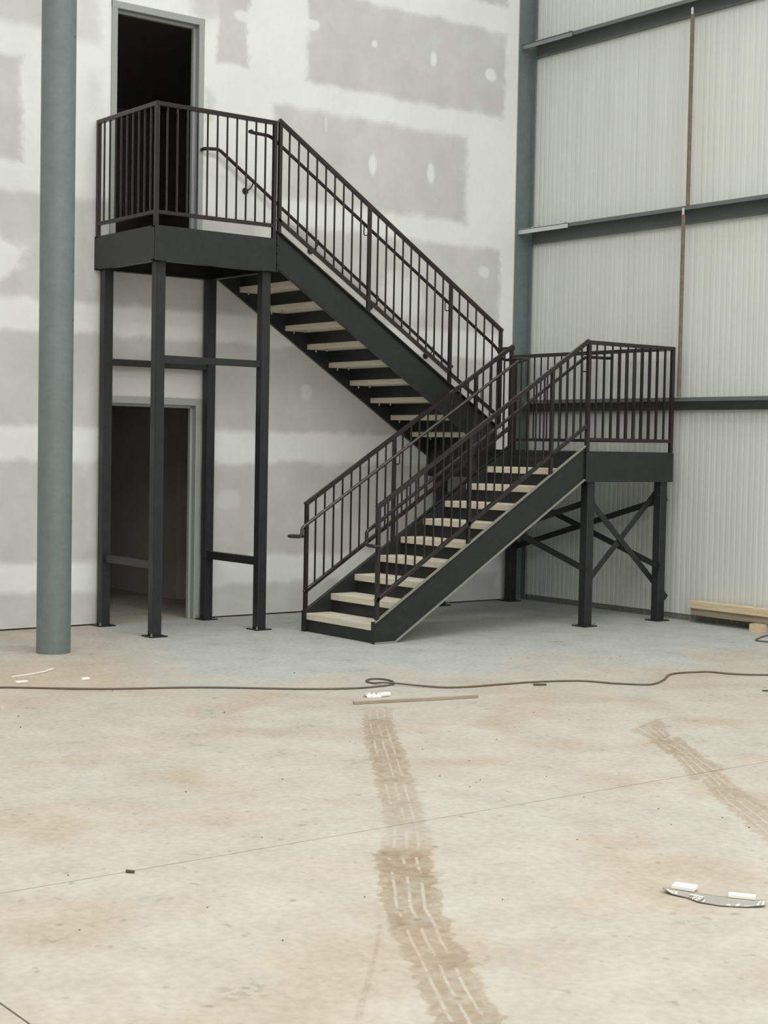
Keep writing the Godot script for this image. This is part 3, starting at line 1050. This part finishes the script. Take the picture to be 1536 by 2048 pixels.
# ------------------------------------------------------------------ loose things on the floor
func loose() -> void:
	# cable
	var cp := [Vector2(-3.4, 2.6), Vector2(-2.8, 2.85), Vector2(-2.286, 3.1), Vector2(-1.72, 3.52), Vector2(-1.081, 3.825), Vector2(-0.504, 4.253), Vector2(-0.181, 4.42), Vector2(0.03, 4.45), Vector2(0.2, 4.43), Vector2(0.29, 4.32), Vector2(0.3, 4.2), Vector2(0.235, 4.14), Vector2(0.14, 4.19), Vector2(0.115, 4.3), Vector2(0.18, 4.43), Vector2(0.477, 4.762), Vector2(0.894, 4.846), Vector2(1.207, 4.891), Vector2(1.542, 5.033), Vector2(1.683, 5.262), Vector2(1.837, 5.424), Vector2(1.957, 5.425), Vector2(2.156, 5.325), Vector2(2.344, 5.196), Vector2(2.45, 5.15), Vector2(2.552, 5.146), Vector2(2.682, 5.179), Vector2(2.8, 5.232), Vector2(2.87, 5.4), Vector2(3.079, 5.586), Vector2(3.7, 5.9), Vector2(4.6, 5.6), Vector2(5.1, 4.8), Vector2(4.9, 4.35), Vector2(4.8, 4.1), Vector2(4.97, 3.98), Vector2(5.24, 3.874), Vector2(5.4, 3.9)]
	var c := Curve3D.new()
	for i in cp.size():
		var a: Vector2 = cp[maxi(i - 1, 0)]
		var b: Vector2 = cp[mini(i + 1, cp.size() - 1)]
		var tn := (b - a) / 6.0
		var y := 0.0075 if i != 14 else 0.02
		c.add_point(Vector3(cp[i].x, y, cp[i].y), Vector3(-tn.x, 0, -tn.y), Vector3(tn.x, 0, tn.y))
	c.bake_interval = 0.03
	org = Vector3.ZERO
	mb()
	tube(Array(c.get_baked_points()), 0.0075, 8)
	single("power_cable", M.cable, "long dark cable lying across the concrete with one small loop", "cable")
	# batten
	mb()
	bar(Vector3(-0.55, 0.011, 4.96), Vector3(0.365, 0.011, 5.196), 0.026, 0.02, 0.003)
	single("timber_batten", M.greypine, "thin straight wooden stick lying on the floor near the cable loop", "stick")
	# white plastic offcut: flattened sleeve, crumpled at the left end
	var t := thing("plastic_offcut", "small white crumpled plastic offcut lying behind the wooden stick", "offcut", Vector3(-0.21, 0, 4.8))
	mb()
	box(-0.215, 0.002, 4.785, -0.125, 0.03, 4.83, 0.008)
	build("flat_end", M.white, t)
	mb()
	var ridge := [[-0.212, 4.78, 4.835, 0.028], [-0.232, 4.772, 4.832, 0.012], [-0.246, 4.766, 4.826, 0.034], [-0.262, 4.758, 4.818, 0.014], [-0.278, 4.752, 4.812, 0.038], [-0.292, 4.746, 4.8, 0.01], [-0.306, 4.744, 4.79, 0.022]]
	for i in ridge.size() - 1:
		var p = ridge[i]
		var q = ridge[i + 1]
		quad(Vector3(q[0], q[3] * 0.4, q[2]), Vector3(p[0], p[3] * 0.4, p[2]), Vector3(p[0], p[3], (p[1] + p[2]) / 2), Vector3(q[0], q[3], (q[1] + q[2]) / 2))
		quad(Vector3(q[0], q[3], (q[1] + q[2]) / 2), Vector3(p[0], p[3], (p[1] + p[2]) / 2), Vector3(p[0], p[3] * 0.5, p[1]), Vector3(q[0], q[3] * 0.5, q[1]))
		quad(Vector3(q[0], 0.001, q[2]), Vector3(p[0], 0.001, p[2]), Vector3(p[0], p[3] * 0.4, p[2]), Vector3(q[0], q[3] * 0.4, q[2]))
		quad(Vector3(p[0], 0.001, p[1]), Vector3(q[0], 0.001, q[1]), Vector3(q[0], q[3] * 0.5, q[1]), Vector3(p[0], p[3] * 0.5, p[1]))
	build("crumpled_end", M.white, t)
	# planks and block by the metal wall
	mb()
	box(5.42, 0.155, 2.722, 5.56, 0.232, 5.2, 0.004)
	single("timber_plank", M.pine, "pale timber plank on top, lying along the foot of the metal wall", "plank")
	mb()
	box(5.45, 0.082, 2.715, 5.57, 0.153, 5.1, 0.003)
	single("timber_plank", M.greypine, "grey-brown shaded plank directly under the pale plank", "plank")  # shade under the upper plank is put into the greyer colour
	mb()
	box(5.37, 0.0, 3.54, 5.57, 0.08, 3.68, 0.004)
	single("timber_block", M.pine, "short wooden block on the floor propping the planks at the right edge", "block")
	mb()
	box(5.4, 0.0, 4.7, 5.57, 0.08, 4.84, 0.004)
	single("timber_block", M.pine, "short wooden block propping the planks beyond the frame", "block")
	# printed strap with two white boards
	t = thing("packing_strap", "curved grey plastic strap with worn white print lying on the floor", "strap", Vector3(-2.06, 0, 9.35))
	var far := [Vector2(-2.166, 9.226), Vector2(-2.13, 9.222), Vector2(-2.089, 9.312), Vector2(-2.055, 9.394), Vector2(-2.024, 9.439), Vector2(-1.968, 9.526), Vector2(-1.947, 9.557)]
	var near := [Vector2(-2.188, 9.237), Vector2(-2.184, 9.285), Vector2(-2.166, 9.347), Vector2(-2.175, 9.412), Vector2(-2.14, 9.495), Vector2(-2.075, 9.56), Vector2(-2.007, 9.602)]
	var lift := [0.022, 0.008, 0.006, 0.007, 0.006, 0.006, 0.012]
	var rows := []
	for i in far.size() - 1:
		for k in 6:
			var q := k / 6.0
			rows.append([far[i].lerp(far[i + 1], q), near[i].lerp(near[i + 1], q), lerpf(lift[i], lift[i + 1], q), (i + q) / 6.0])
	rows.append([far[-1], near[-1], lift[-1], 1.0])
	mb()
	for i in rows.size() - 1:
		for s in [0, 1]:
			var r := []
			for k in [i, i + 1]:
				for q in 2:
					r.append([Vector3(rows[k][q].x, rows[k][2] - 0.003 * s, rows[k][q].y), Vector2(rows[k][3], float(q))])
			for q in ([0, 3, 1, 0, 2, 3] if s == 0 else [0, 1, 3, 0, 3, 2]):
				st.set_normal(Vector3.UP if s == 0 else Vector3.DOWN)
				st.set_uv(r[q][1])
				st.add_vertex(r[q][0] - org)
	for q in 2:
		for i in rows.size() - 1:
			var a := Vector3(rows[i][q].x, rows[i][2], rows[i][q].y)
			var b := Vector3(rows[i + 1][q].x, rows[i + 1][2], rows[i + 1][q].y)
			var dn := Vector3(0, -0.003, 0)
			if q == 1:
				quad(a + dn, b + dn, b, a)
			else:
				quad(b + dn, a + dn, a, b)
	build("band", M.strap, t)
	org = Vector3.ZERO
	mb()
	prism(PackedVector2Array([Vector2(-2.074, 9.207), Vector2(-2.035, 9.289), Vector2(-2.097, 9.319), Vector2(-2.131, 9.233)]), Vector3(0, 0.009, 0), Vector3.RIGHT, Vector3.BACK, Vector3(0, 0.012, 0))
	single("white_offcut", M.white, "white rectangular offcut lying over the left end of the grey strap", "offcut")
	mb()
	prism(PackedVector2Array([Vector2(-2.001, 9.419), Vector2(-1.943, 9.506), Vector2(-1.977, 9.531), Vector2(-2.035, 9.444)]), Vector3(0, 0.008, 0), Vector3.RIGHT, Vector3.BACK, Vector3(0, 0.011, 0))
	single("white_offcut", M.white, "white rectangular offcut lying behind the right part of the grey strap", "offcut")
	# thin white tie and crumbs
	mb()
	tube(rounded([Vector3(-2.0, 0.004, 2.66), Vector3(-1.88, 0.004, 2.63), Vector3(-1.7, 0.006, 2.57), Vector3(-1.6, 0.02, 2.52)], 0.1, 4), 0.005, 6)
	single("cable_tie", M.white, "thin white curved strip on the tan dust near the round column", "strip")
	mb()
	box(-2.09, 0.0, 2.9, -2.0, 0.012, 2.945, 0.003)
	single("plaster_crumb", M.white, "flat pale crumb on the dust left of the round column", "debris")
	mb()
	box(-1.63, 0.0, 3.03, -1.57, 0.018, 3.07, 0.005)
	single("plaster_crumb", M.white, "pale crumb on the dust in front of the round column", "debris")
	mb()
	bar(Vector3(1.1, 0.009, 4.99), Vector3(1.19, 0.007, 5.03), 0.02, 0.016, 0.004)
	single("wood_scrap", M.dark, "small dark scrap lying just in front of the cable", "debris")
	mb()
	bar(Vector3(-3.81, 0.007, 7.79), Vector3(-3.785, 0.006, 7.815), 0.011, 0.012, 0.003)
	single("wood_scrap", M.dark, "tiny dark scrap beside the saw cut in the foreground", "debris")
	mb()
	bar(Vector3(2.39, 0.006, 6.08), Vector3(2.47, 0.006, 6.15), 0.012, 0.011, 0.003)
	single("wood_scrap", M.dark, "thin dark sliver on the floor at the right edge", "debris")
	rng.seed = 7
	mb()
	for i in 80:
		var x := rng.randf_range(-4.6, 3.5)
		var z := rng.randf_range(3.5, 10.2)
		var r := rng.randf_range(0.0018, 0.0036) * (1.5 if z < 6.0 else 1.0)
		var a := rng.randf() * TAU
		bar(Vector3(x, r * 0.5, z), Vector3(x + cos(a) * r * 2.2, r * 0.5, z + sin(a) * r * 2.2), r * 1.3, r, r * 0.2)
	var g := build("grit", M.dark)
	g.set_meta("kind", "stuff")
	tag(g, "scattered dark grit on the concrete floor", "grit")


func _ready() -> void:
	camera_and_light()
	materials()
	lamps()
	hall()
	steelwork()
	landings()
	flights()
	guards()
	loose()
